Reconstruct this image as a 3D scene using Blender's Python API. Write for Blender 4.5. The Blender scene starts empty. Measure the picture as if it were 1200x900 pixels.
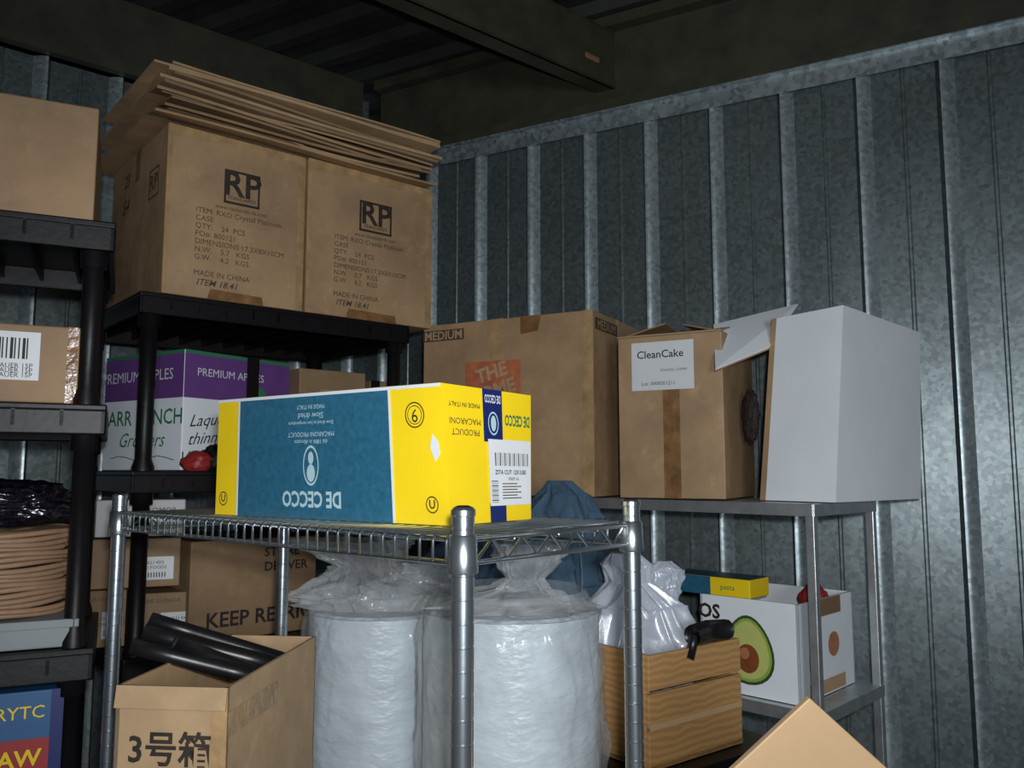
import bpy, bmesh, math, random
from mathutils import Vector, Matrix, noise
random.seed(7)
EH=1.38
sc=bpy.context.scene
try:
    sc.view_settings.view_transform='Standard'
except Exception: pass
def W(x,y,h): return Vector((x,y,h+EH))
# ---------------- materials
def mat(name,col,rough=.6,metal=0,var=.15,scale=6,bump=.1,bscale=40,spec=.5,stretch=(1,1,1),col2=None,kind='noise',coat=0,trans=0,scuff=0,bdist=.01):
    m=bpy.data.materials.new(name);m.use_nodes=True
    nt=m.node_tree;N=nt.nodes;L=nt.links
    bs=N['Principled BSDF']
    tc=N.new('ShaderNodeTexCoord');mp=N.new('ShaderNodeMapping');mp.inputs['Scale'].default_value=stretch
    L.new(tc.outputs['Object'],mp.inputs[0])
    if kind=='voronoi':
        t=N.new('ShaderNodeTexVoronoi');t.inputs['Scale'].default_value=scale;out=t.outputs['Color']
        bw=N.new('ShaderNodeRGBToBW');L.new(out,bw.inputs[0]);fac=bw.outputs[0]
        t2=N.new('ShaderNodeTexNoise');t2.inputs['Scale'].default_value=3;t2.inputs['Detail'].default_value=6
        L.new(mp.outputs[0],t2.inputs['Vector'])
        mx=N.new('ShaderNodeMath');mx.operation='ADD';L.new(fac,mx.inputs[0]);L.new(t2.outputs[0],mx.inputs[1])
        ml=N.new('ShaderNodeMath');ml.operation='MULTIPLY';ml.inputs[1].default_value=.5;L.new(mx.outputs[0],ml.inputs[0]);fac=ml.outputs[0]
    elif kind=='wave':
        t=N.new('ShaderNodeTexWave');t.bands_direction='Z';t.inputs['Scale'].default_value=scale;t.inputs['Distortion'].default_value=5;t.inputs['Detail'].default_value=2;t.inputs['Detail Scale'].default_value=.8
        fac=t.outputs['Fac']
    else:
        t=N.new('ShaderNodeTexNoise');t.inputs['Scale'].default_value=scale;t.inputs['Detail'].default_value=8;t.inputs['Roughness'].default_value=.6
        fac=t.outputs[0]
    L.new(mp.outputs[0],t.inputs['Vector'])
    rp=N.new('ShaderNodeValToRGB')
    c=Vector(col[:3])
    a=c*(1-var);b=Vector(col2[:3]) if col2 else c*(1+var)
    rp.color_ramp.elements[0].position=.3;rp.color_ramp.elements[1].position=.7
    rp.color_ramp.elements[0].color=(*a,1);rp.color_ramp.elements[1].color=(*[min(1,x) for x in b],1)
    L.new(fac,rp.inputs[0]);colout=rp.outputs[0]
    if scuff:
        s1=N.new('ShaderNodeTexNoise');s1.inputs['Scale'].default_value=14;s1.inputs['Detail'].default_value=9;s1.inputs['Roughness'].default_value=.75
        L.new(mp.outputs[0],s1.inputs['Vector'])
        r1=N.new('ShaderNodeValToRGB');r1.color_ramp.elements[0].position=.55;r1.color_ramp.elements[1].position=.72
        r1.color_ramp.elements[1].color=(scuff,scuff,scuff,1);L.new(s1.outputs[0],r1.inputs[0])
        mm=N.new('ShaderNodeMix');mm.data_type='RGBA';L.new(r1.outputs[0],mm.inputs[0]);L.new(colout,mm.inputs[6])
        mm.inputs[7].default_value=(*[min(1,x*1.8) for x in c],1);colout=mm.outputs[2]
    L.new(colout,bs.inputs['Base Color'])
    bs.inputs['Roughness'].default_value=rough;bs.inputs['Metallic'].default_value=metal
    bs.inputs['Specular IOR Level'].default_value=spec
    bs.inputs['Coat Weight'].default_value=coat
    if bump:
        n=N.new('ShaderNodeTexNoise');n.inputs['Scale'].default_value=bscale;n.inputs['Detail'].default_value=4
        L.new(mp.outputs[0],n.inputs['Vector'])
        bp=N.new('ShaderNodeBump');bp.inputs['Strength'].default_value=bump;bp.inputs['Distance'].default_value=bdist
        L.new(n.outputs[0],bp.inputs['Height']);L.new(bp.outputs[0],bs.inputs['Normal'])
    if trans:
        tr=N.new('ShaderNodeBsdfTransparent');ms=N.new('ShaderNodeMixShader')
        lw=N.new('ShaderNodeLayerWeight');lw.inputs[0].default_value=.35
        mr=N.new('ShaderNodeMapRange');mr.inputs[3].default_value=1-trans;mr.inputs[4].default_value=min(1,(1-trans)*2.6)
        L.new(lw.outputs['Facing'],mr.inputs[0]);L.new(mr.outputs[0],ms.inputs[0])
        L.new(tr.outputs[0],ms.inputs[1]);L.new(bs.outputs[0],ms.inputs[2]);L.new(ms.outputs[0],N['Material Output'].inputs[0])
    return m
M={}
M['card']=mat('cardboard',(.37,.24,.13),.6,0,.24,5,.45,5,scuff=.40,bdist=.02)
M['card2']=mat('cardboard_dark',(.27,.17,.09),.65,0,.24,5,.45,5,scuff=.40,bdist=.02)
M['card3']=mat('cardboard_light',(.43,.29,.16),.6,0,.22,5,.45,5,scuff=.40,bdist=.02)
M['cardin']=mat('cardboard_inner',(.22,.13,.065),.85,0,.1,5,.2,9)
M['tape']=mat('brown_tape',(.23,.12,.05),.25,0,.4,20,.6,25)
M['tapec']=mat('clear_tape',(.40,.26,.13),.16,0,.25,20,.6,25)
M['ink']=mat('black_ink',(.020,.017,.015),.7,0,.2,20,0)
M['inkb']=mat('faded_ink',(.085,.053,.032),.7,0,.25,40,0)
M['inkrp']=mat('worn_black_ink',(.03,.022,.016),.7,0,.4,40,0,scuff=.6)
M['white']=mat('white_card',(.77,.82,.86),.6,0,.06,3,.15,6)
M['label']=mat('paper_label',(.66,.69,.71),.5,0,.04,5,.05,20)
M['labelg']=mat('paper_label_grey',(.5,.5,.5),.5,0,.04,5,.05,20)
M['yellow']=mat('yellow_print',(.84,.60,.012),.36,0,.06,4,.2,8)
M['blue']=mat('blue_print',(.022,.115,.19),.4,0,.22,110,.18,9)
M['navy']=mat('navy_print',(.01,.02,.12),.4,0,.05,4,0)
M['pblue']=mat('pale_blue_ink',(.40,.56,.60),.5,0,.05,4,0)
M['orange']=mat('orange_print',(.46,.14,.06),.6,0,.25,30,.1,20,scuff=.4)
M['purple']=mat('purple_print',(.13,.05,.22),.5,0,.1,10,0)
M['green']=mat('green_print',(.03,.19,.09),.5,0,.08,10,0)
M['dgreen']=mat('avocado_skin',(.03,.085,.02),.5,0,.3,60,0)
M['lgreen']=mat('avocado_flesh',(.50,.55,.16),.5,0,.08,8,0)
M['lgreen2']=mat('avocado_flesh_edge',(.28,.40,.07),.5,0,.08,8,0)
M['pit']=mat('avocado_pit',(.20,.06,.02),.4,0,.3,25,0)
M['pit2']=mat('avocado_pit_light',(.42,.17,.07),.4,0,.2,25,0)
M['red']=mat('red_print',(.30,.02,.02),.5,0,.15,15,0)
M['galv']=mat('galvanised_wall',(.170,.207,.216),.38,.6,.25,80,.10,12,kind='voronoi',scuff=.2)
M['ridge_highlight']=mat('galvanised_ridge_highlight',(.38,.45,.47),.36,.55,.25,80,.10,12,kind='voronoi',scuff=.2)  # lighter galvanised colour on the crests paints in bright highlight strips
M['flash']=mat('galvanised_flashing',(.36,.42,.44),.40,.6,.35,60,.2,10,kind='voronoi')
M['ceil']=mat('dark_metal_ceiling',(.030,.031,.029),.7,.2,.25,8,.1,20)
M['olive']=mat('olive_steel',(.045,.046,.028),.55,.0,.3,8,.1,20)
M['floor']=mat('concrete',(.22,.22,.21),.8,0,.2,4,.2,30)
M['bplas']=mat('black_plastic',(.005,.0045,.0055),.45,0,.2,20,.05,60,spec=.3)
M['chrome']=mat('chrome',(.56,.62,.66),.25,.95,.08,10,.03,30)
M['alu']=mat('aluminium',(.55,.58,.60),.38,.8,.15,20,.08,60)
M['tube']=mat('black_rubber',(.010,.010,.011),.35,0,.2,20,.05,30)
M['bubble']=mat('bubble_wrap',(.50,.57,.61),.35,0,.14,12,.45,38,stretch=(1,1,2))
M['film']=mat('clear_film',(.8,.85,.88),.10,0,.1,10,.5,12,spec=1,trans=.88)
M['film2']=mat('crumpled_film',(.76,.80,.83),.10,0,.15,10,.3,25,spec=1,trans=.80)
M['bag']=mat('plastic_bag',(.60,.66,.75),.22,0,.08,10,.25,14,spec=.9,trans=.35)
M['dfilm']=mat('black_bag_film',(.006,.005,.010),.18,0,.4,14,.5,25,spec=.9)
M['denim']=mat('denim',(.055,.11,.17),.9,0,.3,12,.3,180)
M['seam']=mat('denim_seam',(.12,.19,.25),.9,0,.3,12,.3,180)
M['wood']=mat('pine_wood',(.46,.26,.10),.45,0,.11,22,.05,30,kind='wave')
M['woodl']=mat('pine_edge',(.52,.35,.19),.5,0,.1,5,.05,30)
M['rope']=mat('tan_cable',(.33,.20,.12),.5,0,.15,20,.1,60)
M['greyb']=mat('grey_card',(.22,.25,.26),.6,0,.08,5,.05,20)
M['sblue']=mat('tool_box_blue',(.02,.10,.24),.45,0,.08,5,.05,20)
M['net']=mat('dark_netting',(.03,.02,.02),.8,0,.6,120,.8,90)
M['beam_highlight']=mat('brown_highlight',(.22,.12,.07),.7,0,.4,30,.1,20)  # brownish highlight on the ceiling beam, painted as a lighter patch
# ---------------- builder
class Bd:
    def __init__(s): s.v=[];s.f=[];s.m=[];s.sm=[];s.mats=[]
    def mi(s,m):
        m=M[m]
        if m not in s.mats: s.mats.append(m)
        return s.mats.index(m)
    def geo(s,vs,fs,m,smooth=False):
        o=len(s.v);s.v+= [Vector(v) for v in vs];k=s.mi(m)
        for f in fs: s.f.append([i+o for i in f]);s.m.append(k);s.sm.append(smooth)
    def bm(s,b,m,smooth=False):
        b.verts.ensure_lookup_table()
        for i,v in enumerate(b.verts): v.index=i
        s.geo([v.co.copy() for v in b.verts],[[v.index for v in f.verts] for f in b.faces],m,smooth);b.free()
    def hexa(s,c,m,bevel=.003):
        b=bmesh.new();vs=[b.verts.new(x) for x in c]
        for f in ((3,2,1,0),(4,5,6,7),(0,1,5,4),(1,2,6,5),(2,3,7,6),(3,0,4,7)): b.faces.new([vs[i] for i in f])
        if bevel: bmesh.ops.bevel(b,geom=list(b.edges),offset=bevel,segments=2,affect='EDGES',profile=.5)
        s.bm(b,m)
    def gridbox(s,c,m,n=10):
        for q in (c[3],c[2],c[1],c[0]),(c[4],c[5],c[6],c[7]),(c[0],c[1],c[5],c[4]),(c[1],c[2],c[6],c[5]),(c[2],c[3],c[7],c[6]),(c[3],c[0],c[4],c[7]): s.decal(q,0,0,1,1,m,0,n)
    def slab(s,q,th,m,bevel=0):
        a,b,c,d=[Vector(x) for x in q];n=(b-a).cross(d-a).normalized()*th
        s.hexa([a-n,b-n,c-n,d-n,a,b,c,d],m,bevel)
    def tube(s,pts,r,m,n=8,cap=True):
        pts=[Vector(p) for p in pts];vs=[];fs=[]
        up=None
        for i,p in enumerate(pts):
            t=(pts[min(i+1,len(pts)-1)]-pts[max(i-1,0)]).normalized()
            if up is None: up=Vector((0,0,1)) if abs(t.z)<.9 else Vector((1,0,0))
            x=t.cross(up)
            if x.length<1e-4: x=t.cross(Vector((1,.3,0)))
            x.normalize();y=x.cross(t);up=y
            for k in range(n):
                a=2*math.pi*k/n;vs.append(p+(x*math.cos(a)+y*math.sin(a))*r)
        for i in range(len(pts)-1):
            for k in range(n): fs.append((i*n+k,i*n+(k+1)%n,(i+1)*n+(k+1)%n,(i+1)*n+k))
        if cap: fs.append(tuple(range(n)));fs.append(tuple(reversed(range((len(pts)-1)*n,len(pts)*n))))
        s.geo(vs,fs,m,n>5)
    def lathe(s,x,y,prof,m,n=20,smooth=True,cap=True):
        vs=[];fs=[]
        for r,h in prof:
            for k in range(n):
                a=2*math.pi*k/n;vs.append(W(x+r*math.cos(a),y+r*math.sin(a),h))
        for i in range(len(prof)-1):
            for k in range(n): fs.append((i*n+k,i*n+(k+1)%n,(i+1)*n+(k+1)%n,(i+1)*n+k))
        if cap: fs.append(tuple(range(n)));fs.append(tuple(reversed(range((len(prof)-1)*n,len(prof)*n))))
        s.geo(vs,fs,m,smooth)
    def P(s,q,a,b,off):
        A,B,C,D=q;n=((B-A)*(1-b)+(C-D)*b).cross((D-A)*(1-a)+(C-B)*a).normalized()
        return A*(1-a)*(1-b)+B*a*(1-b)+C*a*b+D*(1-a)*b+n*off
    def decal(s,q,s0,t0,s1,t1,m,off=.0012,n=1):
        q=[Vector(x) for x in q];vs=[];fs=[]
        for j in range(n+1):
            for i in range(n+1): vs.append(s.P(q,s0+(s1-s0)*i/n,t0+(t1-t0)*j/n,off))
        for j in range(n):
            for i in range(n):
                a=j*(n+1)+i;fs.append((a,a+1,a+n+2,a+n+1))
        s.geo(vs,fs,m)
    def poly(s,q,pts,m,off=.0015):
        s.geo([s.P(q,a,b,off) for a,b in pts],[tuple(range(len(pts)))],m)
    def ell(s,q,cs,ct,rs,rt,m,off=.0015,ring=0,egg=0,n=28):
        o=[];i=[]
        for k in range(n):
            a=2*math.pi*k/n;x=math.cos(a);y=math.sin(a);w=1-egg*y
            o.append(s.P(q,cs+rs*x*w,ct+rt*y,off));i.append(s.P(q,cs+(rs*x*w)*(1-ring),ct+rt*y*(1-ring),off))
        if ring: s.geo(o+i,[(k,(k+1)%n,n+(k+1)%n,n+k) for k in range(n)],m)
        else: s.geo(o,[tuple(range(n))],m)
    def text(s,q,st,cs,ct,size,m='ink',rot=0,sx=1,off=.002,bold=0,align='CENTER',slant=0):
        cu=bpy.data.curves.new('t','FONT');cu.body=st;cu.size=size;cu.align_x=align;cu.align_y='CENTER';cu.offset=bold*size;cu.resolution_u=2;cu.shear=slant
        o=bpy.data.objects.new('t',cu);sc.collection.objects.link(o)
        dg=bpy.context.evaluated_depsgraph_get();me=o.evaluated_get(dg).to_mesh()
        A,B,C,D=q;w=((B-A).length+(C-D).length)/2;h=((D-A).length+(C-B).length)/2
        cr,sr=math.cos(rot),math.sin(rot);vs=[]
        for v in me.vertices:
            x=v.co.x*sx;y=v.co.y;X=x*cr-y*sr;Y=x*sr+y*cr
            vs.append(s.P(q,cs+X/w,ct+Y/h,off))
        fs=[list(p.vertices) for p in me.polygons]
        s.geo(vs,fs,m)
        o.evaluated_get(dg).to_mesh_clear();bpy.data.objects.remove(o);bpy.data.curves.remove(cu)
    def pleat(s,path,m,amp=.2,folds=7,seed=0,rows=50,n=160,squash=1.0,cap=True):
        # gathered cloth / film: path rows (x,y,h,radius), pleats run along the path
        vs=[];fs=[];L_=len(path)-1
        for i in range(rows+1):
            u=i/rows*L_;k=min(int(u),L_-1);t=u-k;t=t*t*(3-2*t)
            x,y,h,r=[path[k][j]*(1-t)+path[k+1][j]*t for j in range(4)]
            for j in range(n):
                a=2*math.pi*j/n;v=i/rows
                wv=noise.noise(Vector((math.cos(a)*1.2,math.sin(a)*1.2,v*2.2+seed)))
                pl=(1-abs(math.sin(a*folds*.5+wv*4+seed+v*1.5)))*.9-.35
                sm=max(0,1-abs(noise.noise(Vector((math.cos(a)*2.2,math.sin(a)*2.2,v*6+seed))))*4)**2
                rr=r*(1+amp*(pl+.9*wv+.45*sm))
                vs.append(W(x+rr*math.cos(a),y+rr*math.sin(a)*squash,h+.06*r*wv+.12*r*amp*pl))
        for i in range(rows):
            for j in range(n): fs.append((i*n+j,i*n+(j+1)%n,(i+1)*n+(j+1)%n,(i+1)*n+j))
        s.geo(vs,fs,m,True)
        if cap: s.geo([vs[rows*n+j] for j in range(n)],[tuple(range(n))],m,True)
    def done(s,name):
        lo=Vector([min(v[i] for v in s.v) for i in range(3)]);hi=Vector([max(v[i] for v in s.v) for i in range(3)])
        c=(lo+hi)/2;c.z=lo.z
        me=bpy.data.meshes.new(name);me.from_pydata([v-c for v in s.v],[],s.f)
        for m in s.mats: me.materials.append(m)
        me.polygons.foreach_set('material_index',s.m);me.polygons.foreach_set('use_smooth',s.sm)
        me.update();o=bpy.data.objects.new(name,me);o.location=c;sc.collection.objects.link(o);return o
def c8(x,y,e,w,d,h0,h1,sh=None):
    ex,ey=e;l=math.hypot(ex,ey);ex/=l;ey/=l;dx,dy=-ey,ex
    b=[(x,y),(x+ex*w,y+ey*w),(x+ex*w+dx*d,y+ey*w+dy*d),(x+dx*d,y+dy*d)]
    c=[W(p[0],p[1],h0) for p in b]+[W(p[0],p[1],h1) for p in b]
    if sh:
        for i,v in sh.items(): c[i]=c[i]+Vector(v)
    return c
def F(c): return dict(front=(c[0],c[1],c[5],c[4]),right=(c[1],c[2],c[6],c[5]),left=(c[3],c[0],c[4],c[7]),top=(c[4],c[5],c[6],c[7]),back=(c[2],c[3],c[7],c[6]))
def carton(b,c,m='card',tape='tape'):
    b.hexa(c,m);f=F(c)
    b.decal(f['top'],0,.46,1,.54,tape,.0012)
    b.decal(f['left'],.46,.80,.54,1,tape,.001);b.decal(f['right'],.46,.80,.54,1,tape,.001)
    return f
# ---------------- room
def corr(A,dirv,t0,t1,h0,h1,m,pitch,phase):
    b=Bd();d=Vector((dirv[0],dirv[1],0));n=Vector((dirv[1],-dirv[0],0))
    if n.dot(Vector((-A[0],-A[1],0)))<0:n=-n
    def strip(pts,smooth,mm=None):
        vs=[];fs=[]
        for t,z in pts:
            t=min(max(t,t0),t1)
            p=Vector((A[0],A[1],0))+d*t+n*z
            vs+= [Vector((p.x,p.y,h0+EH)),Vector((p.x,p.y,h1+EH))]
        for i in range(len(pts)-1): fs.append((2*i,2*i+2,2*i+3,2*i+1))
        b.geo(vs,fs,mm or m,smooth)
    k=math.floor((t0-phase)/pitch)
    while k*pitch+phase<t1:
        o=k*pitch+phase
        if o>=t0:
            strip([(o-.044,0),(o-.032,.028)],False)
            strip([(o-.032+.040*j/8,.028*math.cos(math.pi/2*j/8)) for j in range(9)],True,'ridge_highlight')
            strip([(o+.008,0),(o+.092,0)],False);strip([(o+.092,0),(o+.096,.003),(o+.102,.003),(o+.106,0)],False);strip([(o+.106,0),(o+pitch-.044,0)],False)
        else: strip([(o+.008,0),(o+pitch-.044,0)],False)
        k+=1
    return b
WD=(.878,-.478);A0=(-.392,3.338)
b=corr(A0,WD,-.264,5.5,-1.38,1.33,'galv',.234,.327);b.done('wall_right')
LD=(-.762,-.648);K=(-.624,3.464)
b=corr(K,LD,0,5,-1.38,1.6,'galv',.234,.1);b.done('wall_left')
def bar(b,A,d,t0,t1,n0,n1,h0,h1,m,bevel=0):
    nx,ny=d[1],-d[0]
    if nx*(-A[0])+ny*(-A[1])<0:nx,ny=-nx,-ny
    p=lambda t,n:(A[0]+d[0]*t+nx*n,A[1]+d[1]*t+ny*n)
    q=[p(t0,n0),p(t1,n0),p(t1,n1),p(t0,n1)]
    b.hexa([W(*x,h0) for x in q]+[W(*x,h1) for x in q],m,bevel)
b=Bd();bar(b,A0,WD,-.2,5.4,.032,.036,1.235,1.30,'flash');bar(b,A0,WD,-.2,5.4,.036,.06,1.296,1.30,'flash');b.done('trim_1')
b=Bd()
bar(b,A0,WD,-.2,5.4,0,.05,1.30,1.34,'olive');bar(b,A0,WD,-.2,5.4,-.02,.0,1.30,1.66,'olive');bar(b,A0,WD,-.2,5.4,0,.05,1.62,1.66,'olive')
b.done('trim_2')
b=Bd();bar(b,K,LD,.05,5,0.0,.07,1.38,1.42,'olive');bar(b,K,LD,.05,5,.0,.035,1.38,1.66,'olive');b.done('trim_3')
b=Bd();Bp=(.43,2.96);Bq=(.765,.644)
def beam(b,P,d,t0,t1,n0,n1,h0,h1,m):
    nx,ny=-d[1],d[0]
    p=lambda t,n:(P[0]+d[0]*t+nx*n,P[1]+d[1]*t+ny*n)
    q=[p(t0,n0),p(t1,n0),p(t1,n1),p(t0,n1)]
    b.hexa([W(*x,h0) for x in q]+[W(*x,h1) for x in q],m,.002)
beam(b,Bp,Bq,-3.6,-.02,0,.07,1.40,1.412,'olive');beam(b,Bp,Bq,-3.6,-.02,0,.012,1.40,1.62,'olive');beam(b,Bp,Bq,-3.6,-.02,0,.07,1.61,1.622,'olive')
beam(b,Bp,Bq,-.22,-.15,-.002,.0,1.47,1.49,'beam_highlight')
b.done('ceiling_beam')
b=Bd();vs=[];fs=[];n=(.478,.878);pp=[]
x=-6
while x<1.2:
    for s,z in ((0,0),(.10,0),(.125,-.035),(.175,-.035)): pp.append((x+s,z))
    x+=.2
for s,z in pp:
    for t in (-2.5,6): 
        vs.append(W(A0[0]+WD[0]*t+n[0]*s,A0[1]+WD[1]*t+n[1]*s,1.70+z))
for i in range(len(pp)-1): fs.append((2*i,2*i+1,2*i+3,2*i+2))
b.geo(vs,fs,'ceil');b.done('ceiling')
b=Bd();b.geo([W(-5,-3,-1.38),W(5,-3,-1.38),W(5,4.5,-1.38),W(-5,4.5,-1.38)],[(0,1,2,3)],'floor');b.done('floor')
# ---------------- black plastic shelving
def shelving(name,x,y,e,w,d,levels,th=.055,r=.02):
    b=Bd();ex,ey=e;l=math.hypot(ex,ey);ex/=l;ey/=l;dx,dy=-ey,ex
    for h in levels:
        b.hexa(c8(x,y,e,w,d,h-.012,h),'bplas',.003)
        for (s0,s1,t0,t1) in ((0,w,0,.012),(0,w,d-.012,d),(0,.012,0,d),(w-.012,w,0,d)):
            b.hexa(c8(x+ex*s0+dx*t0,y+ey*s0+dy*t0,e,s1-s0,t1-t0,h-th,h-.010),'bplas',.003)
        k=int(w/.07)
        for i in range(1,k):
            b.hexa(c8(x+ex*w*i/k,y+ey*w*i/k,e,.006,d,h-th+.015,h-.011),'bplas',0)
    for s in (.035,w-.035):
        for t in (.035,d-.035):
            px,py=x+ex*s+dx*t,y+ey*s+dy*t
            prof=[(r,-1.38)]
            for h in sorted(levels):
                prof+= [(r,h-th-.03),(r*1.35,h-th-.028),(r*1.35,h-.011)]
                if h!=max(levels): prof+= [(r*1.35,h+.01),(r,h+.03)]
            b.lathe(px,py,prof,'bplas',16)
    return b.done(name)
shelving('plastic_shelving',-.929,2.035,(.762,.648),.80,.60,[.45,0,-.45,-.95])
L=(-.735,1.5);e1=(.90,.43)
lx=L[0]-.9*.903;ly=L[1]-.9*.431
shelving('plastic_shelving',lx,ly,e1,.90,.42,[.46,.12,-.31,-.74],r=.017)
# ---------------- RP boxes
def rpbox(x,y,w,d,h0,h1,m='card'):
    b=Bd();c=c8(x,y,(.762,.648),w,d,h0,h1);f=carton(b,c,m)
    q=f['front']
    b.decal(q,.945,0,1,1,'tapec',.001);b.decal(q,0,.0,.03,1,'tapec',.001)
    b.poly(q,[(.3,0),(.7,0),(.69,.05),(.32,.06)],'tape',.001)
    b.poly(q,[(.0,.93),(.35,.95),(.7,.94),(1,.96),(1,1),(0,1)],'tapec',.0011)
    cs=.52;ct=.70
    for (s0,t0,s1,t1) in ((cs-.13,ct+.09,cs+.13,ct+.105),(cs-.13,ct-.105,cs+.13,ct-.09),(cs-.13,ct-.10,cs-.115,ct+.10),(cs+.115,ct-.10,cs+.13,ct+.10)): b.decal(q,s0,t0,s1,t1,'inkrp',.0015)
    b.text(q,'RP',cs,ct+.015,.095,'inkrp',bold=.02)
    b.text(q,'STANDARDS',cs,ct-.068,.014,'inkrp')
    b.text(q,'www.rpstandards.com',cs,ct-.135,.016,'inkb')
    for i,t in enumerate(['ITEM: RXO Crystal Platinum','CASE','QTY:    24  PCS','PO#: 800121','DIMENSIONS:17.3X8X10CM','N.W.    5.7   KGS','G.W.    4.2   KGS','','MADE IN CHINA']):
        b.text(q,t,.20,.52-i*.047,.0205,'inkb',align='LEFT')
    b.text(q,'ITEM 18.41',.22,.09,.024,'inkb',align='LEFT',slant=.3,bold=.01)
    l=f['left']
    b.text(l,'RP',.8,.7,.06,'inkb',bold=.015)
    for (s0,t0,s1,t1) in ((.72,.78,.88,.79),(.72,.61,.88,.62),(.72,.61,.73,.79),(.87,.61,.88,.79)): b.decal(l,s0,t0,s1,t1,'inkb',.0015)
    b.text(l,'23',.3,.85,.05,'ink',slant=.3);b.text(l,'54',.3,.68,.06,'ink',slant=.3)
    return b.done('cardboard_box')
rpbox(-.89,2.065,.385,.50,.451,.90)
rpbox(-.59,2.322,.435,.45,.451,.905)
b=Bd();c=c8(-1.235,2.49,(.762,.648),.35,.08,.451,.62);carton(b,c,'card2');b.done('cardboard_box')
b=Bd();E=Vector((.762,.648,0));Dv=Vector((-.648,.762,0))
h=.912;i=0
while h<1.085:
    th=random.uniform(.006,.010)
    up=h>1.0
    sx0=-.03+random.uniform(-.03,.03)+(.02 if up else 0);sx1=.80+random.uniform(-.04,.02)+(.07 if up else 0)
    y0=-.02+random.uniform(-.02,.03)+(.05 if up else 0);y1=.55+random.uniform(-.06,.06)
    if i%3==0: y0-=.02
    nx,ny=14,8;vs=[];fs=[];rot=random.uniform(-.05,.05)
    ph=random.uniform(0,9);dr=random.uniform(.0,.03)
    for lay in (0,1):
        for yy in range(ny+1):
            for xx in range(nx+1):
                u=xx/nx;v=yy/ny
                X=sx0+(sx1-sx0)*u;Y=y0+(y1-y0)*v+X*rot
                z=h+lay*th*.9+.004*math.sin(u*5+ph)-(dr if Y<-.01 else 0)*(1-v)**6
                p=Vector((-.89,2.065,0))+E*X+Dv*Y
                vs.append(Vector((p.x,p.y,z+EH)))
    S=(nx+1)*(ny+1)
    for yy in range(ny):
        for xx in range(nx):
            a=yy*(nx+1)+xx;fs.append((a+nx+1,a+nx+2,a+1,a));fs.append((S+a,S+a+1,S+a+nx+2,S+a+nx+1))
    for xx in range(nx):
        fs.append((xx,xx+1,S+xx+1,S+xx));a=ny*(nx+1)+xx;fs.append((a+1,a,S+a,S+a+1))
    for yy in range(ny):
        a=yy*(nx+1);fs.append((a+nx+1,a,S+a,S+a+nx+1));a+=nx;fs.append((a,a+nx+1,S+a+nx+1,S+a))
    b.geo(vs,fs,random.choice(['card','card2','card3']))
    h+=th+random.uniform(.002,.009);i+=1
b.done('flattened_cartons')
# ---------------- unit 1 contents
def on1(s,t):
    ex,ey=.9023,.4311
    return (L[0]-ex*s-ey*t, L[1]-ey*s+ex*t)
x,y=on1(.62,.03);b=Bd();carton(b,c8(x,y,e1,.58,.35,.462,.685),'card2');b.done('cardboard_box')
b=Bd();f=carton(b,c8(x,y,e1,.575,.33,.122,.262),'card2')
q=f['front'];b.decal(q,.68,.28,.88,.90,'label');
for k in range(14): b.decal(q,.70+k*.011,.55,.704+k*.011+.004*(k%3==0),.82,'ink',.0018)
for k in range(3): b.text(q,'FEMVENAUER 15P',.78,.46-k*.06,.012,'ink',off=.0018)
for k in range(3): b.text(q,'A 02 / 5531',.5,.6-k*.15,.012,'inkb')
b.decal(q,.955,.0,.985,1,'tape');b.done('cardboard_box')
x,y=on1(.7,.02);b=Bd();c=c8(x,y,e1,.67,.33,-.308,-.262);b.hexa(c,'greyb');b.hexa(c8(x-.003,y-.003,e1,.676,.34,-.275,-.260),'greyb',.002);b.done('game_box')
b=Bd();cx,cy=on1(.185,.17)
for k in range(17):
    r=.138+.004*math.sin(k*2.3)
    pts=[W(cx+.004*math.sin(k*1.7)+r*math.cos(a*math.pi/24),cy+r*math.sin(a*math.pi/24),-.253+k*.0088+.002*math.sin(a*.5+k)) for a in range(49)]
    b.tube(pts,.0050,'rope',8,False)
for k in range(6):
    r=.125-.010*k
    b.tube([W(cx+r*math.cos(a*math.pi/24),cy+r*math.sin(a*math.pi/24),-.113) for a in range(49)],.0055,'rope',8,False)
b.done('cable_coil')
def blob(b,c,r,m,amp=.25,freq=3,sub=4,seed=0,mode='ridge',flat=None,smooth=True):
    bb=bmesh.new();bmesh.ops.create_icosphere(bb,subdivisions=sub,radius=1)
    for v in bb.verts:
        p=v.co.copy();o=Vector((seed,seed*2.3,seed*.7))
        if mode=='ridge': n=.5-abs(noise.fractal(p*freq+o,1,2,4))*1.4
        elif mode=='crumple':
            w=p*freq+o+Vector((noise.noise(p*1.5+o),noise.noise(p*1.5-o),0))*.8
            d,_=noise.voronoi(w);d2,_=noise.voronoi(w*2.3)
            n=(d[1]-d[0])*-1.0+.5-.45*(d2[1]-d2[0])
            n+=.8*noise.noise(p*1.3+o)
        elif mode=='cloth':
            w=noise.noise(p*1.2+o)*2.2;n=.45*(1-abs(math.sin((p.z*.9+p.x*1.6)*freq+w*3)))**1.0+.7*noise.noise(p*1.1+o)
        else: n=noise.noise(p*freq+o)
        p*=1+amp*n
        v.co=Vector((c[0]+p.x*r[0],c[1]+p.y*r[1],c[2]+EH+p.z*r[2]))
        if flat is not None and v.co.z<flat+EH: v.co.z=flat+EH
    b.bm(bb,m,smooth)
b=Bd();blob(b,(cx+.01,cy-.01,-.062),(.125,.105,.045),'dfilm',.35,3,5,2,mode='crumple',flat=-.102)
b.done('black_plastic_bag')
x,y=on1(.7,.02);b=Bd();c=c8(x,y,e1,.655,.33,-.738,-.378);b.hexa(c,'sblue');q=F(c)['front']
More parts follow.
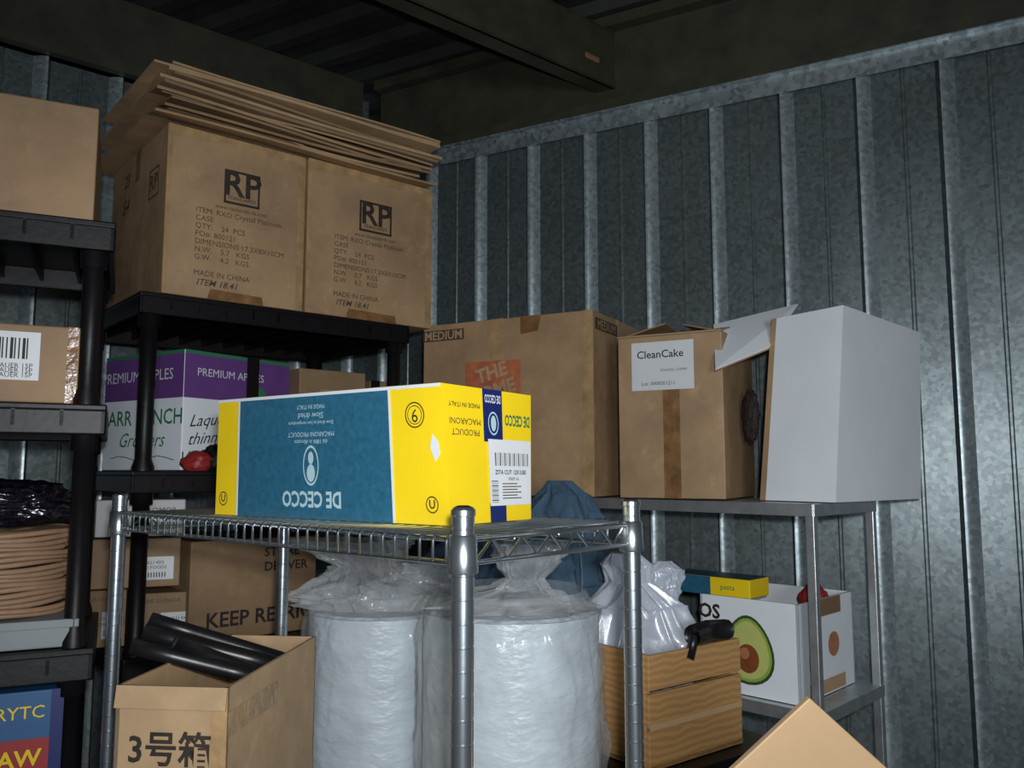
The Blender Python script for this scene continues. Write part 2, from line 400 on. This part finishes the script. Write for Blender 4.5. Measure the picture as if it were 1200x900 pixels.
b.decal(q,.0,.60,.97,.78,'red');b.text(q,'TABLE SAW',.80,.69,.038,'yellow',bold=.02,off=.003);b.text(q,'RYTC',.9,.90,.03,'yellow',off=.002)
b.tube([b.P(q,.6,.45,.01),b.P(q,.75,.5,.01),b.P(q,.95,.42,.01)],.006,'ink');b.decal(q,.6,.05,.97,.36,'navy');b.decal(q,.97,0,1,1,'navy');b.done('table_saw_box')
# ---------------- unit2 contents
b=Bd();c=c8(-.855,2.145,(.53,.85),.36,.345,.002,.318);b.hexa(c,'white');f=F(c)
for q in (f['front'],f['left']):
    b.decal(q,0,.60,1,.97,'purple');b.decal(q,0,.97,1,1,'green',.0015)
q=f['left'];b.text(q,'PREMIUM APPLES',.42,.80,.042,'label',off=.002);b.text(q,'STARR RANCH',.45,.44,.058,'green',off=.002,bold=.01);b.text(q,'Growers',.50,.25,.055,'green',off=.002,slant=.4)
b.tube([b.P(q,.12+.1*k,.1+.02*math.sin(k*1.3),.001) for k in range(9)],.0012,'green',4)
q=f['front'];b.text(q,'PREMIUM APPLES',.42,.82,.03,'label',off=.002)
b.ell(q,.70,.68,.05,.06,'green',.002)
for i,t in enumerate(['Laquer','thinner','VARNISH']): b.text(q,t,.22,.42-i*.15,.045,'ink',slant=.5,rot=.1)
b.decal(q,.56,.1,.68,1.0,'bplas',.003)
b.done('apple_box')
b=Bd();f=carton(b,c8(-.62,2.40,(.762,.648),.22,.3,.002,.30),'card2');b.decal(f['front'],.3,.5,.7,.8,'tapec');b.done('cardboard_box')
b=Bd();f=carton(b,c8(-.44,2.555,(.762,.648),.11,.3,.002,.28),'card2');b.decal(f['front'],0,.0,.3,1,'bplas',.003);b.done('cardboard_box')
b=Bd();blob(b,(-.80,2.11,.022),(.035,.025,.028),'red',.35,1.5,4,5,mode='cloth',flat=.0);blob(b,(-.765,2.135,.03),(.03,.02,.035),'bplas',.35,2,4,8,mode='cloth',flat=.0);b.done('work_glove')
b=Bd();f=carton(b,c8(-.84,2.20,(.762,.648),.36,.35,-.448,-.185),'card2');q=f['front']
b.text(q,'STORE',.85,.85,.035,'ink',align='RIGHT',bold=.02);b.text(q,'DELIVER',.92,.70,.035,'ink',align='RIGHT',bold=.02);b.text(q,'KEEP REFRIG',.55,.2,.055,'ink',bold=.02);b.done('cardboard_box')
def smallbox(x,y,w,h0,h1,m='card2'):
    b=Bd();f=carton(b,c8(x,y,(.93,.36),w,.16,h0,h1),m);q=f['front']
    b.decal(q,.45,.15,.93,.62,'label');
    for k in range(12): b.decal(q,.50+k*.03,.2,.512+k*.03,.3,'ink',.0018)
    b.text(q,'CHILLI 4X5',.69,.5,.012,'ink',off=.002);b.text(q,'GMO FOODS',.69,.4,.012,'ink',off=.002);b.text(q,'CARNE GUISADA',.4,.85,.014,'inkb')
    b.done('cardboard_box')
smallbox(-1.09,2.15,.10,-.448,-.305);smallbox(-.98,2.17,.165,-.448,-.315)
smallbox(-1.08,2.14,.22,-.300,-.175)
b=Bd();c=c8(-1.07,2.15,(.93,.36),.215,.16,-.170,-.075);b.hexa(c,'labelg');q=F(c)['front'];b.decal(q,.5,.1,.95,.6,'label');b.text(q,'AROMOR',.7,.7,.02,'ink');
for k in range(10): b.decal(q,.55+k*.035,.18,.565+k*.035,.38,'ink',.0018)
b.done('carton')
# ---------------- wire rack
b=Bd();P0=Vector((-.054,.928,0));U=Vector((.655,.756,0));V=Vector((-.756,.655,0));RL=.85;RW=.34;HS=-.076
def R(s,t,h): p=P0+U*s+V*t;return W(p.x,p.y,h)
for s in (0,RW):
    for t in (0,RL):
        p=P0+U*s+V*t;prof=[(.0127,-1.38)];h=-1.36
        while h<-.055:
            prof+= [(.0127,h),(.0120,h+.0008),(.0120,h+.0022),(.0127,h+.0030)];h+=.0254
        prof+= [(.0127,-.050),(.0138,-.049),(.0138,-.043),(.011,-.040)]
        for i in range(len(prof)-1): b.lathe(p.x,p.y,prof[i:i+2],'chrome',28,cap=False)
        b.lathe(p.x,p.y,[(.011,-.040),(.006,-.038)],'bplas',20)
        for hs in (HS,-.80):
            b.lathe(p.x,p.y,[(.0165,hs-.036),(.0172,hs-.034),(.0155,hs+.004),(.0132,hs+.006)],'chrome',24,cap=False)
def shelf(hs):
    o=.012
    for dh in (0,-.026):
        b.tube([R(0,o,hs+dh),R(0,RL-o,hs+dh)],.003,'chrome');b.tube([R(RW,o,hs+dh),R(RW,RL-o,hs+dh)],.003,'chrome')
        b.tube([R(o,0,hs+dh),R(RW-o,0,hs+dh)],.003,'chrome');b.tube([R(o,RL,hs+dh),R(RW-o,RL,hs+dh)],.003,'chrome')
    n=int(RL/.0215)
    for i in range(1,n):
        t=RL*i/n;b.tube([R(-.0045,t,hs-.026),R(-.0045,t,hs-.002),R(-.001,t,hs+.0035),R(RW+.001,t,hs+.0035),R(RW+.0045,t,hs-.002),R(RW+.0045,t,hs-.026)],.0019,'chrome',6)
    for s in (.085,.17,.255): b.tube([R(s,0,hs-.003),R(s,RL,hs-.003)],.003,'chrome')
    for t in (0,RL):
        pts=[];k=int(RW/.03)
        for i in range(k+1): pts.append(R(.02+(RW-.04)*i/k,t,hs-(.001 if i%2 else .025)))
        b.tube(pts,.002,'chrome',6)
shelf(HS);shelf(-.80)
b.done('wire_shelving')
# pasta box
b=Bd();c=c8(-.079,1.077,(.578,.816),.185,.496,-.070,.116,{4:(-.015,.010,0),5:(0,0,-.004)});b.gridbox(c,'yellow',12);f=F(c)
b.decal(f['top'],0,0,1,1,'label',.0008,12)
q=f['left']
b.decal(q,.12,.0,.80,1,'blue',.001,12)
b.decal(q,.112,.0,.121,1,'label',.0014,12);b.decal(q,.80,.0,.809,1,'label',.0014,12);b.decal(q,0,.975,1,1,'label',.0016,12)
PI=math.pi
b.text(q,'DE CECCO',.47,.16,.032,'pblue',rot=PI,off=.0018,bold=.03,sx=.8)
b.ell(q,.47,.42,.035,.16,'pblue',.0018,ring=.12);b.ell(q,.47,.36,.018,.07,'pblue',.0018);b.ell(q,.47,.48,.012,.05,'pblue',.0018)
b.text(q,'dal 1886 in Abruzzo',.47,.61,.009,'pblue',rot=PI,off=.0018);b.text(q,'MACARONI PRODUCT',.47,.67,.010,'pblue',rot=PI,off=.0018)
b.text(q,'Slow dried at low temperature',.47,.76,.008,'pblue',rot=PI,off=.0018);b.text(q,'Slow dried',.47,.82,.013,'pblue',rot=PI,off=.0018);b.text(q,'MADE IN ITALY',.47,.89,.009,'pblue',rot=PI,off=.0018)
b.ell(q,.90,.78,.036,.095,'ink',.0018,ring=.1);b.ell(q,.90,.78,.027,.07,'ink',.0018,ring=.08);b.text(q,'9',.90,.78,.026,'ink',rot=PI,off=.0018)
for cs,rr in ((.045,.022),(.945,.022)):
    b.ell(q,cs,.14,rr,.06,'ink',.0018,ring=.15);b.text(q,'U',cs,.14,.016,'ink',off=.0018,bold=.02)
b.poly(q,[(.965,.44),(.985,.50),(.98,.58),(.96,.64),(.95,.54)],'label',.0018)
q=f['front']
b.text(q,'MACARONI',.22,.74,.012,'inkb',rot=PI,off=.0018);b.text(q,'PRODUCT',.22,.66,.012,'inkb',rot=PI,off=.0018);b.text(q,'MADE IN ITALY',.22,.86,.009,'ink',rot=PI,off=.0018)
b.text(q,'DE CECCO',.82,.78,.022,'green',rot=PI,off=.0018,bold=.03,sx=.52)
b.decal(q,.42,.60,.64,1,'navy',.0014,6);b.decal(q,.46,.0,.66,.14,'navy',.0014,6)
b.text(q,'DE CECCO',.53,.93,.016,'label',rot=PI,off=.0020,bold=.02,sx=.42)
b.ell(q,.53,.74,.06,.09,'pblue',.0020,ring=.15);b.ell(q,.53,.74,.03,.06,'pblue',.0022)
b.decal(q,.46,.12,.98,.62,'label',.0022,8)
for k in range(22): b.decal(q,.53+k*.019,.42,.53+k*.019+(.004 if k%3 else .011),.52,'ink',.0027)
b.text(q,'ZITA CUT 12X1LBS',.72,.37,.0085,'ink',off=.0028,bold=.02);b.text(q,'V069116',.75,.32,.007,'ink',off=.0028)
for k in range(6): b.decal(q,.61,.28-k*.022,.80+.05*(k%2),.288-k*.022,'inkb',.0027)
for k in range(14): b.decal(q,.48,.30-k*.012,.56,.30-k*.012+(.003 if k%3 else .007),'ink',.0027)
b.done('pasta_box')
# ---------------- metal shelf by wall
b=Bd();F0=Vector((.715,2.0,0));U2=Vector((.70,.714,0)).normalized();V2=Vector((-.714,.70,0));ML=.95;MW=.36
def R2(s,t,h): p=F0+U2*s+V2*t;return W(p.x,p.y,h)
for s in (0,MW):
    for t in (0,ML):
        b.hexa([R2(s+a,t+c_,hh) for hh in (-1.38,-.078) for a,c_ in ((-.011,-.011),(.011,-.011),(.011,.011),(-.011,.011))],'alu',.002)
for hs in (-.078,-.56,-1.0):
    q=lambda s0,s1,t0,t1,h0,h1,m='alu': b.hexa([R2(s,t,h_) for h_ in (h0,h1) for s,t in ((s0,t0),(s1,t0),(s1,t1),(s0,t1))],m,.001)
    q(-.013,-.008,-.01,ML+.01,hs-.03,hs);q(MW+.008,MW+.013,-.01,ML+.01,hs-.03,hs)
    q(-.01,MW+.01,-.013,-.008,hs-.03,hs);q(-.01,MW+.01,ML+.008,ML+.013,hs-.03,hs)
    q(-.01,MW+.01,-.01,ML+.01,hs-.004,hs)
b.done('metal_shelving')
b=Bd();c=c8(-.285,2.64,(.878,-.478),.59,.38,-.073,.465);f=carton(b,c,'card','tapec');q=f['front']
b.decal(q,.0,.90,.26,.965,'inkb');b.text(q,'MEDIUM',.13,.93,.038,'card3',off=.002,bold=.02)
b.decal(q,.42,.0,.50,1,'tapec',.001)
b.decal(q,.27,.40,.60,.76,'orange',.0014);
for i,t in enumerate(['THE','HOME','DEPOT']): b.text(q,t,.43,.69-i*.11,.060,'card3',off=.002,rot=.25,bold=.03)
r=f['right'];b.decal(r,.04,.90,.5,.965,'inkb');b.text(r,'MEDIUM',.27,.93,.038,'card3',off=.002)
b.poly(f['front'],[(.60,.90),(.70,.91),(.72,1.0),(.6,1.0)],'tape')
b.poly(f['front'],[(.93,0),(1,0),(1,1),(.95,1)],'tapec',.001)
b.done('moving_box')
b=Bd();c=c8(.297,2.30,(.878,-.478),.292,.35,-.073,.37);f=F(c);b.hexa(c,'card');q=f['front']
b.decal(q,.44,0,.60,.66,'tape');b.decal(q,.14,.66,.74,.96,'label',.002);b.text(q,'CleanCake',.42,.88,.030,'inkrp',off=.003,bold=.01)
b.text(q,'SCHOOL COMM',.55,.78,.010,'inkb',off=.003);b.text(q,'Lot: 0000501211',.4,.70,.014,'inkb',off=.003)
a_,b_,c_,d_=f['top']
up=Vector((0,0,1));fd=Vector((.478,.878,0));wd=Vector((.878,-.478,0))
b.slab([a_,b_,b_+fd*.14+up*.03,a_+fd*.15+up*.02],-.004,'card')
b.slab([a_+fd*.02,a_+wd*.13+fd*.03+up*.035,d_+wd*.10+up*.03,d_],-.004,'card2')
b.slab([b_+fd*.0,b_+fd*.3,b_+fd*.3-wd*.1+up*.02,b_-wd*.11+up*.03+fd*.02],.004,'card2')
b.done('cardboard_box')
SH=Vector((.038,0,0));c=c8(.775,2.0,(.78,.626),.433,.211,-.075,.405,{4:SH,5:(.02,0,-.022),6:(.02,0,-.02),7:(.045,0,-.005)})
b=Bd();b.gridbox(c,'white',8);f=F(c)
Ff=[c[7]+Vector((-.012,-.01,-.075)),W(.52,2.10,.26),W(.56,2.27,.405),W(.80,2.275,.465)]
b.slab([Ff[1],Ff[0],Ff[3],Ff[2]],.004,'white')
dn=Vector((0,.004,-.005));b.slab([Ff[1]+dn,Ff[0]+dn,Ff[3]+dn,Ff[2]+dn],.003,'card')
b.decal(f['left'],.0,.0,.08,1,'card',.001,8)
b.done('white_carton')
b=Bd();blob(b,(.655,2.27,.15),(.018,.05,.07),'net',.3,4,4,3);b.done('mesh_bag')
# ---------------- avocado box
b=Bd();c=c8(.69,2.045,(.70,.714),.32,.27,-.558,-.322);f=F(c)
for nm in ('front','left','back','right'): b.slab(list(f[nm]),.006,'white')
b.geo(list(c[0:4]),[(0,1,2,3)],'white')
q=f['left']
b.ell(q,.50,.47,.26,.36,'dgreen',.0015,egg=.22);b.ell(q,.50,.47,.235,.33,'lgreen2',.002,egg=.22);b.ell(q,.50,.47,.21,.30,'lgreen',.0025,egg=.22)
b.ell(q,.50,.38,.115,.15,'pit',.003);b.ell(q,.47,.43,.05,.06,'pit2',.0035)
b.text(q,'OS',.10,.82,.05,'ink',off=.002,bold=.03)
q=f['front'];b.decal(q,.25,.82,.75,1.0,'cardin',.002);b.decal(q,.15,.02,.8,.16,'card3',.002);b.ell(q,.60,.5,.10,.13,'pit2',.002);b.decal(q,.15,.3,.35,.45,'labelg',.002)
b.done('avocado_box')
b=Bd();c=c8(.60,2.13,(.70,.714),.10,.25,-.321,-.275);b.hexa(c,'yellow',.002);f=F(c);b.decal(f['left'],0,0,.55,1,'blue');b.decal(f['top'],0,0,1,1,'blue');b.text(f['left'],'pasta',.75,.5,.02,'green');b.done('food_box')
b=Bd();blob(b,(.79,2.21,-.335),(.035,.035,.04),'red',.25,2,4,1,mode='cloth');b.done('red_cloth')
# ---------------- black shelf + crate + bag
shelving('plastic_shelving',.235,1.62,(.79,.61),.46,.42,[-.592,-1.0])
b=Bd();c=c8(.272,1.70,(.79,.61),.293,.28,-.590,-.368);f=F(c)
for nm in ('front','back'):
    q=f[nm]
    for t0,t1 in ((0,.34),(.37,.66),(.69,1)):
        b.slab([b.P(q,0,t0,0),b.P(q,1,t0,0),b.P(q,1,t1,0),b.P(q,0,t1,0)],.010,'wood',.001)
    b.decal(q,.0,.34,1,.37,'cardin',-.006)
    b.decal(q,0,.345,1,.40,'woodl',.001)
for nm in ('left','right'):
    q=f[nm];b.slab([b.P(q,.04,0,0),b.P(q,.96,0,0),b.P(q,.96,1,0),b.P(q,.04,1,0)],.014,'wood',.001)
b.slab([Vector(v)+Vector((0,0,.01)) for v in c[0:4]],.008,'wood')
b.done('wooden_crate')
b=Bd()
b.pleat([(.30,1.92,-.565,.08),(.295,1.92,-.50,.105),(.285,1.92,-.39,.135),(.275,1.92,-.30,.10),(.265,1.92,-.25,.05),(.26,1.92,-.21,.055),(.255,1.91,-.185,.03)],'bag',.22,9,3,rows=90,n=220,squash=.75)
b.pleat([(.31,1.93,-.33,.06),(.335,1.93,-.27,.04),(.345,1.93,-.225,.045),(.35,1.93,-.205,.015)],'bag',.28,6,8,rows=50,n=120,squash=.6)
b.done('plastic_bag')
b=Bd();b.tube([W(.38,1.79,-.345),W(.42,1.82,-.34),W(.47,1.86,-.345)],.022,'tube',10);b.tube([W(.385,1.79,-.345),W(.37,1.775,-.39)],.010,'tube',8);b.done('flashlight')
# ---------------- tote + denim
def tote(x,y,e,w,d,h0,h1):
    b=Bd();b.hexa(c8(x,y,e,w,d,h0,h1-.03),'bplas',.008);b.hexa(c8(x-.01,y-.01,e,w+.02,d+.02,h1-.03,h1),'bplas',.006);b.done('storage_tote')
tote(-.24,2.14,(1,0.05),.36,.34,-1.38,-.34)
tote(-.24,2.66,(.878,-.478),.26,.30,-1.38,-.075)
b=Bd()
b.pleat([(.04,2.16,-.337,.17),(.07,2.16,-.28,.165),(.10,2.15,-.20,.13),(.13,2.15,-.12,.095),(.135,2.15,-.06,.06),(.125,2.15,-.025,.03)],'denim',.26,7,4,rows=80,n=200,squash=.75)
b.pleat([(-.14,2.2,-.337,.13),(-.14,2.2,-.27,.12),(-.12,2.2,-.20,.08),(-.10,2.2,-.17,.03)],'denim',.28,8,14,rows=50,n=160,squash=.6)
b.tube([W(.17,2.045,-.31),W(.17,2.05,-.24),W(.165,2.07,-.16),W(.15,2.10,-.10)],.003,'seam',6)
b.done('denim_jeans')
# ---------------- bubble wrap rolls
def roll(x,y,r,h1,seed):
    b=Bd();n=72;vs=[];fs=[];hs=[-1.38+(h1+1.38)*i/60 for i in range(61)]
    for h_ in hs:
        for k in range(n):
            a=2*math.pi*k/n;p=Vector((math.cos(a)*1.5,math.sin(a)*1.5,h_*5+seed));rr=r*(1+.022*noise.noise(p)+.01*noise.noise(p*4))
            vs.append(W(x+rr*math.cos(a),y+rr*math.sin(a),h_))
    for i in range(60):
        for k in range(n): fs.append((i*n+k,i*n+(k+1)%n,(i+1)*n+(k+1)%n,(i+1)*n+k))
    b.geo(vs,fs,'bubble',True)
    b.lathe(x,y,[(r*.99,h1),(r*.97,h1+.006),(r*.9,h1+.004),(r*.8,h1+.006),(r*.6,h1+.003),(r*.4,h1+.006),(r*.22,h1+.004),(r*.2,h1-.05)],'bubble',40)
    vs=[];fs=[];m=100;n=180
    for i in range(m+1):
        h_=h1-.75+(.79)*i/m
        for k in range(n):
            a=2*math.pi*k/n;p=Vector((math.cos(a)*1.6+h_*1.0,math.sin(a)*1.6,h_*2.6+seed))
            w=p+Vector((noise.noise(p*2),noise.noise(p*2+Vector((5,5,5))),0))*.5
            r1=max(0,1-abs(noise.noise(w))*4)**2;r2=max(0,1-abs(noise.noise(w*2.3+Vector((3,1,7))))*4)**2
            rr=r*(1.04+.05*r1+.025*r2+.03*noise.noise(p*.8))
            if i>m-10: rr*=1-.006*(i-(m-10))**1.5
            vs.append(W(x+rr*math.cos(a),y+rr*math.sin(a),h_))
    for i in range(m):
        for k in range(n): fs.append((i*n+k,i*n+(k+1)%n,(i+1)*n+(k+1)%n,(i+1)*n+k))
    b.geo(vs,fs,'film',True)
    return b
b=roll(0,1.67,.172,-.27,1)
b.pleat([(.0,1.66,-.258,.15),(.01,1.65,-.245,.11),(.02,1.64,-.225,.055),(.025,1.63,-.205,.035),(.03,1.62,-.17,.06),(.035,1.61,-.135,.065)],'film2',.35,11,5,rows=70,n=220,cap=False)
b.done('bubble_wrap_roll')
b=roll(-.29,1.93,.172,-.31,8)
b.pleat([(-.29,1.92,-.298,.16),(-.30,1.91,-.27,.15),(-.32,1.90,-.24,.10),(-.33,1.89,-.21,.07),(-.35,1.88,-.175,.10),(-.36,1.87,-.15,.11)],'film2',.38,11,15,rows=70,n=220,squash=.8,cap=False)
b.pleat([(-.22,1.90,-.30,.11),(-.21,1.89,-.26,.10),(-.19,1.89,-.225,.06),(-.18,1.88,-.20,.07)],'film2',.4,9,25,rows=50,n=180,squash=.8,cap=False)
b.done('bubble_wrap_roll')
# ---------------- open box with tubes
b=Bd();c=c8(-.565,1.225,(.99,-.10),.165,.37,-.797,-.305);f=F(c)
for nm in ('front','right','back','left'): b.slab(list(f[nm]),.005,'card3')
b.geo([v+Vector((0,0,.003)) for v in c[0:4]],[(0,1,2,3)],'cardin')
q=f['front'];b.text(q,'3号箱',.50,.82,.050,'inkrp',bold=.02,off=.003);b.decal(q,.85,.0,1,1,'tapec')
r=f['right'];b.decal(r,0,.86,.5,.93,'tapec')
b.slab([c[4],c[5],c[5]+Vector((.0,-.006,-.03)),c[4]+Vector((0,-.006,-.03))],.003,'card3')
b.done('cardboard_box')
b=Bd()
for (p0,p1,rr) in (((-.64,1.50,-.262),(-.395,1.54,-.345),.0135),((-.625,1.44,-.272),(-.395,1.50,-.345),.015),((-.605,1.35,-.276),(-.41,1.42,-.345),.013),((-.54,1.36,-.272),(-.40,1.47,-.36),.011)):
    p0=W(*p0);p1=W(*p1);b.tube([p0,p0.lerp(p1,.3),p0.lerp(p1,.7),p1],rr,'tube',18)
b.done('black_tubes')
# ---------------- foreground carton with leaning board
b=Bd();c=c8(.20,1.16,(1,0),.34,.30,-1.38,-.52);f=F(c)
for nm in ('front','right','back','left'): b.slab(list(f[nm]),.006,'card')
b.done('cardboard_box')
b=Bd();T=W(.393,1.13,-.298)
dl=Vector((-.72,.06,-.66)).normalized();dr=Vector((.74,.06,-.67)).normalized()
q=[T+dl*.26+dr*.26,T+dr*.26,T,T+dl*.26]
b.slab(q,.012,'woodl',.002);b.decal(q,.1,.1,.9,.13,'tapec',.001);b.done('wooden_board')
b=Bd();pts=[W(1.50,2.20,.05),W(1.49,2.17,-.1),W(1.46,2.18,-.3),W(1.42,2.19,-.5),W(1.36,2.2,-.9),W(1.36,2.2,-1.37)]
b.tube(pts,.005,'ink',8);b.done('power_cable')
# ---------------- camera + lights
cam=bpy.data.cameras.new('camera');co=bpy.data.objects.new('camera',cam);sc.collection.objects.link(co)
cam.sensor_width=36;cam.lens=970/1200*36;cam.clip_start=.02
co.location=(0,0,EH);co.rotation_euler=(math.radians(96),0,0);sc.camera=co
def area(n,loc,tgt,size,power,col):
    l=bpy.data.lights.new(n,'AREA');l.size=size;l.energy=power;l.color=col
    o=bpy.data.objects.new(n,l);sc.collection.objects.link(o);o.location=loc
    o.rotation_euler=(Vector(tgt)-Vector(loc)).to_track_quat('-Z','Y').to_euler()
l=bpy.data.lights.new('camera_flash','SPOT');l.energy=70;l.color=(.96,.98,1);l.spot_size=math.radians(95);l.spot_blend=.8;l.shadow_soft_size=.025
o=bpy.data.objects.new('camera_flash',l);sc.collection.objects.link(o);o.location=(.04,-.05,EH+.07)
o.rotation_euler=Vector((.0,2,.10)).to_track_quat('-Z','Y').to_euler()
area('fill_light',(.6,-1.7,EH+.1),(.1,2.2,EH+.05),.7,34,(.88,.94,1))  # added fill lamp behind the camera, evens out the flash falloff
w=bpy.data.worlds.new('world');sc.world=w;w.use_nodes=True
w.node_tree.nodes['Background'].inputs[0].default_value=(.5,.65,.8,1);w.node_tree.nodes['Background'].inputs[1].default_value=.05
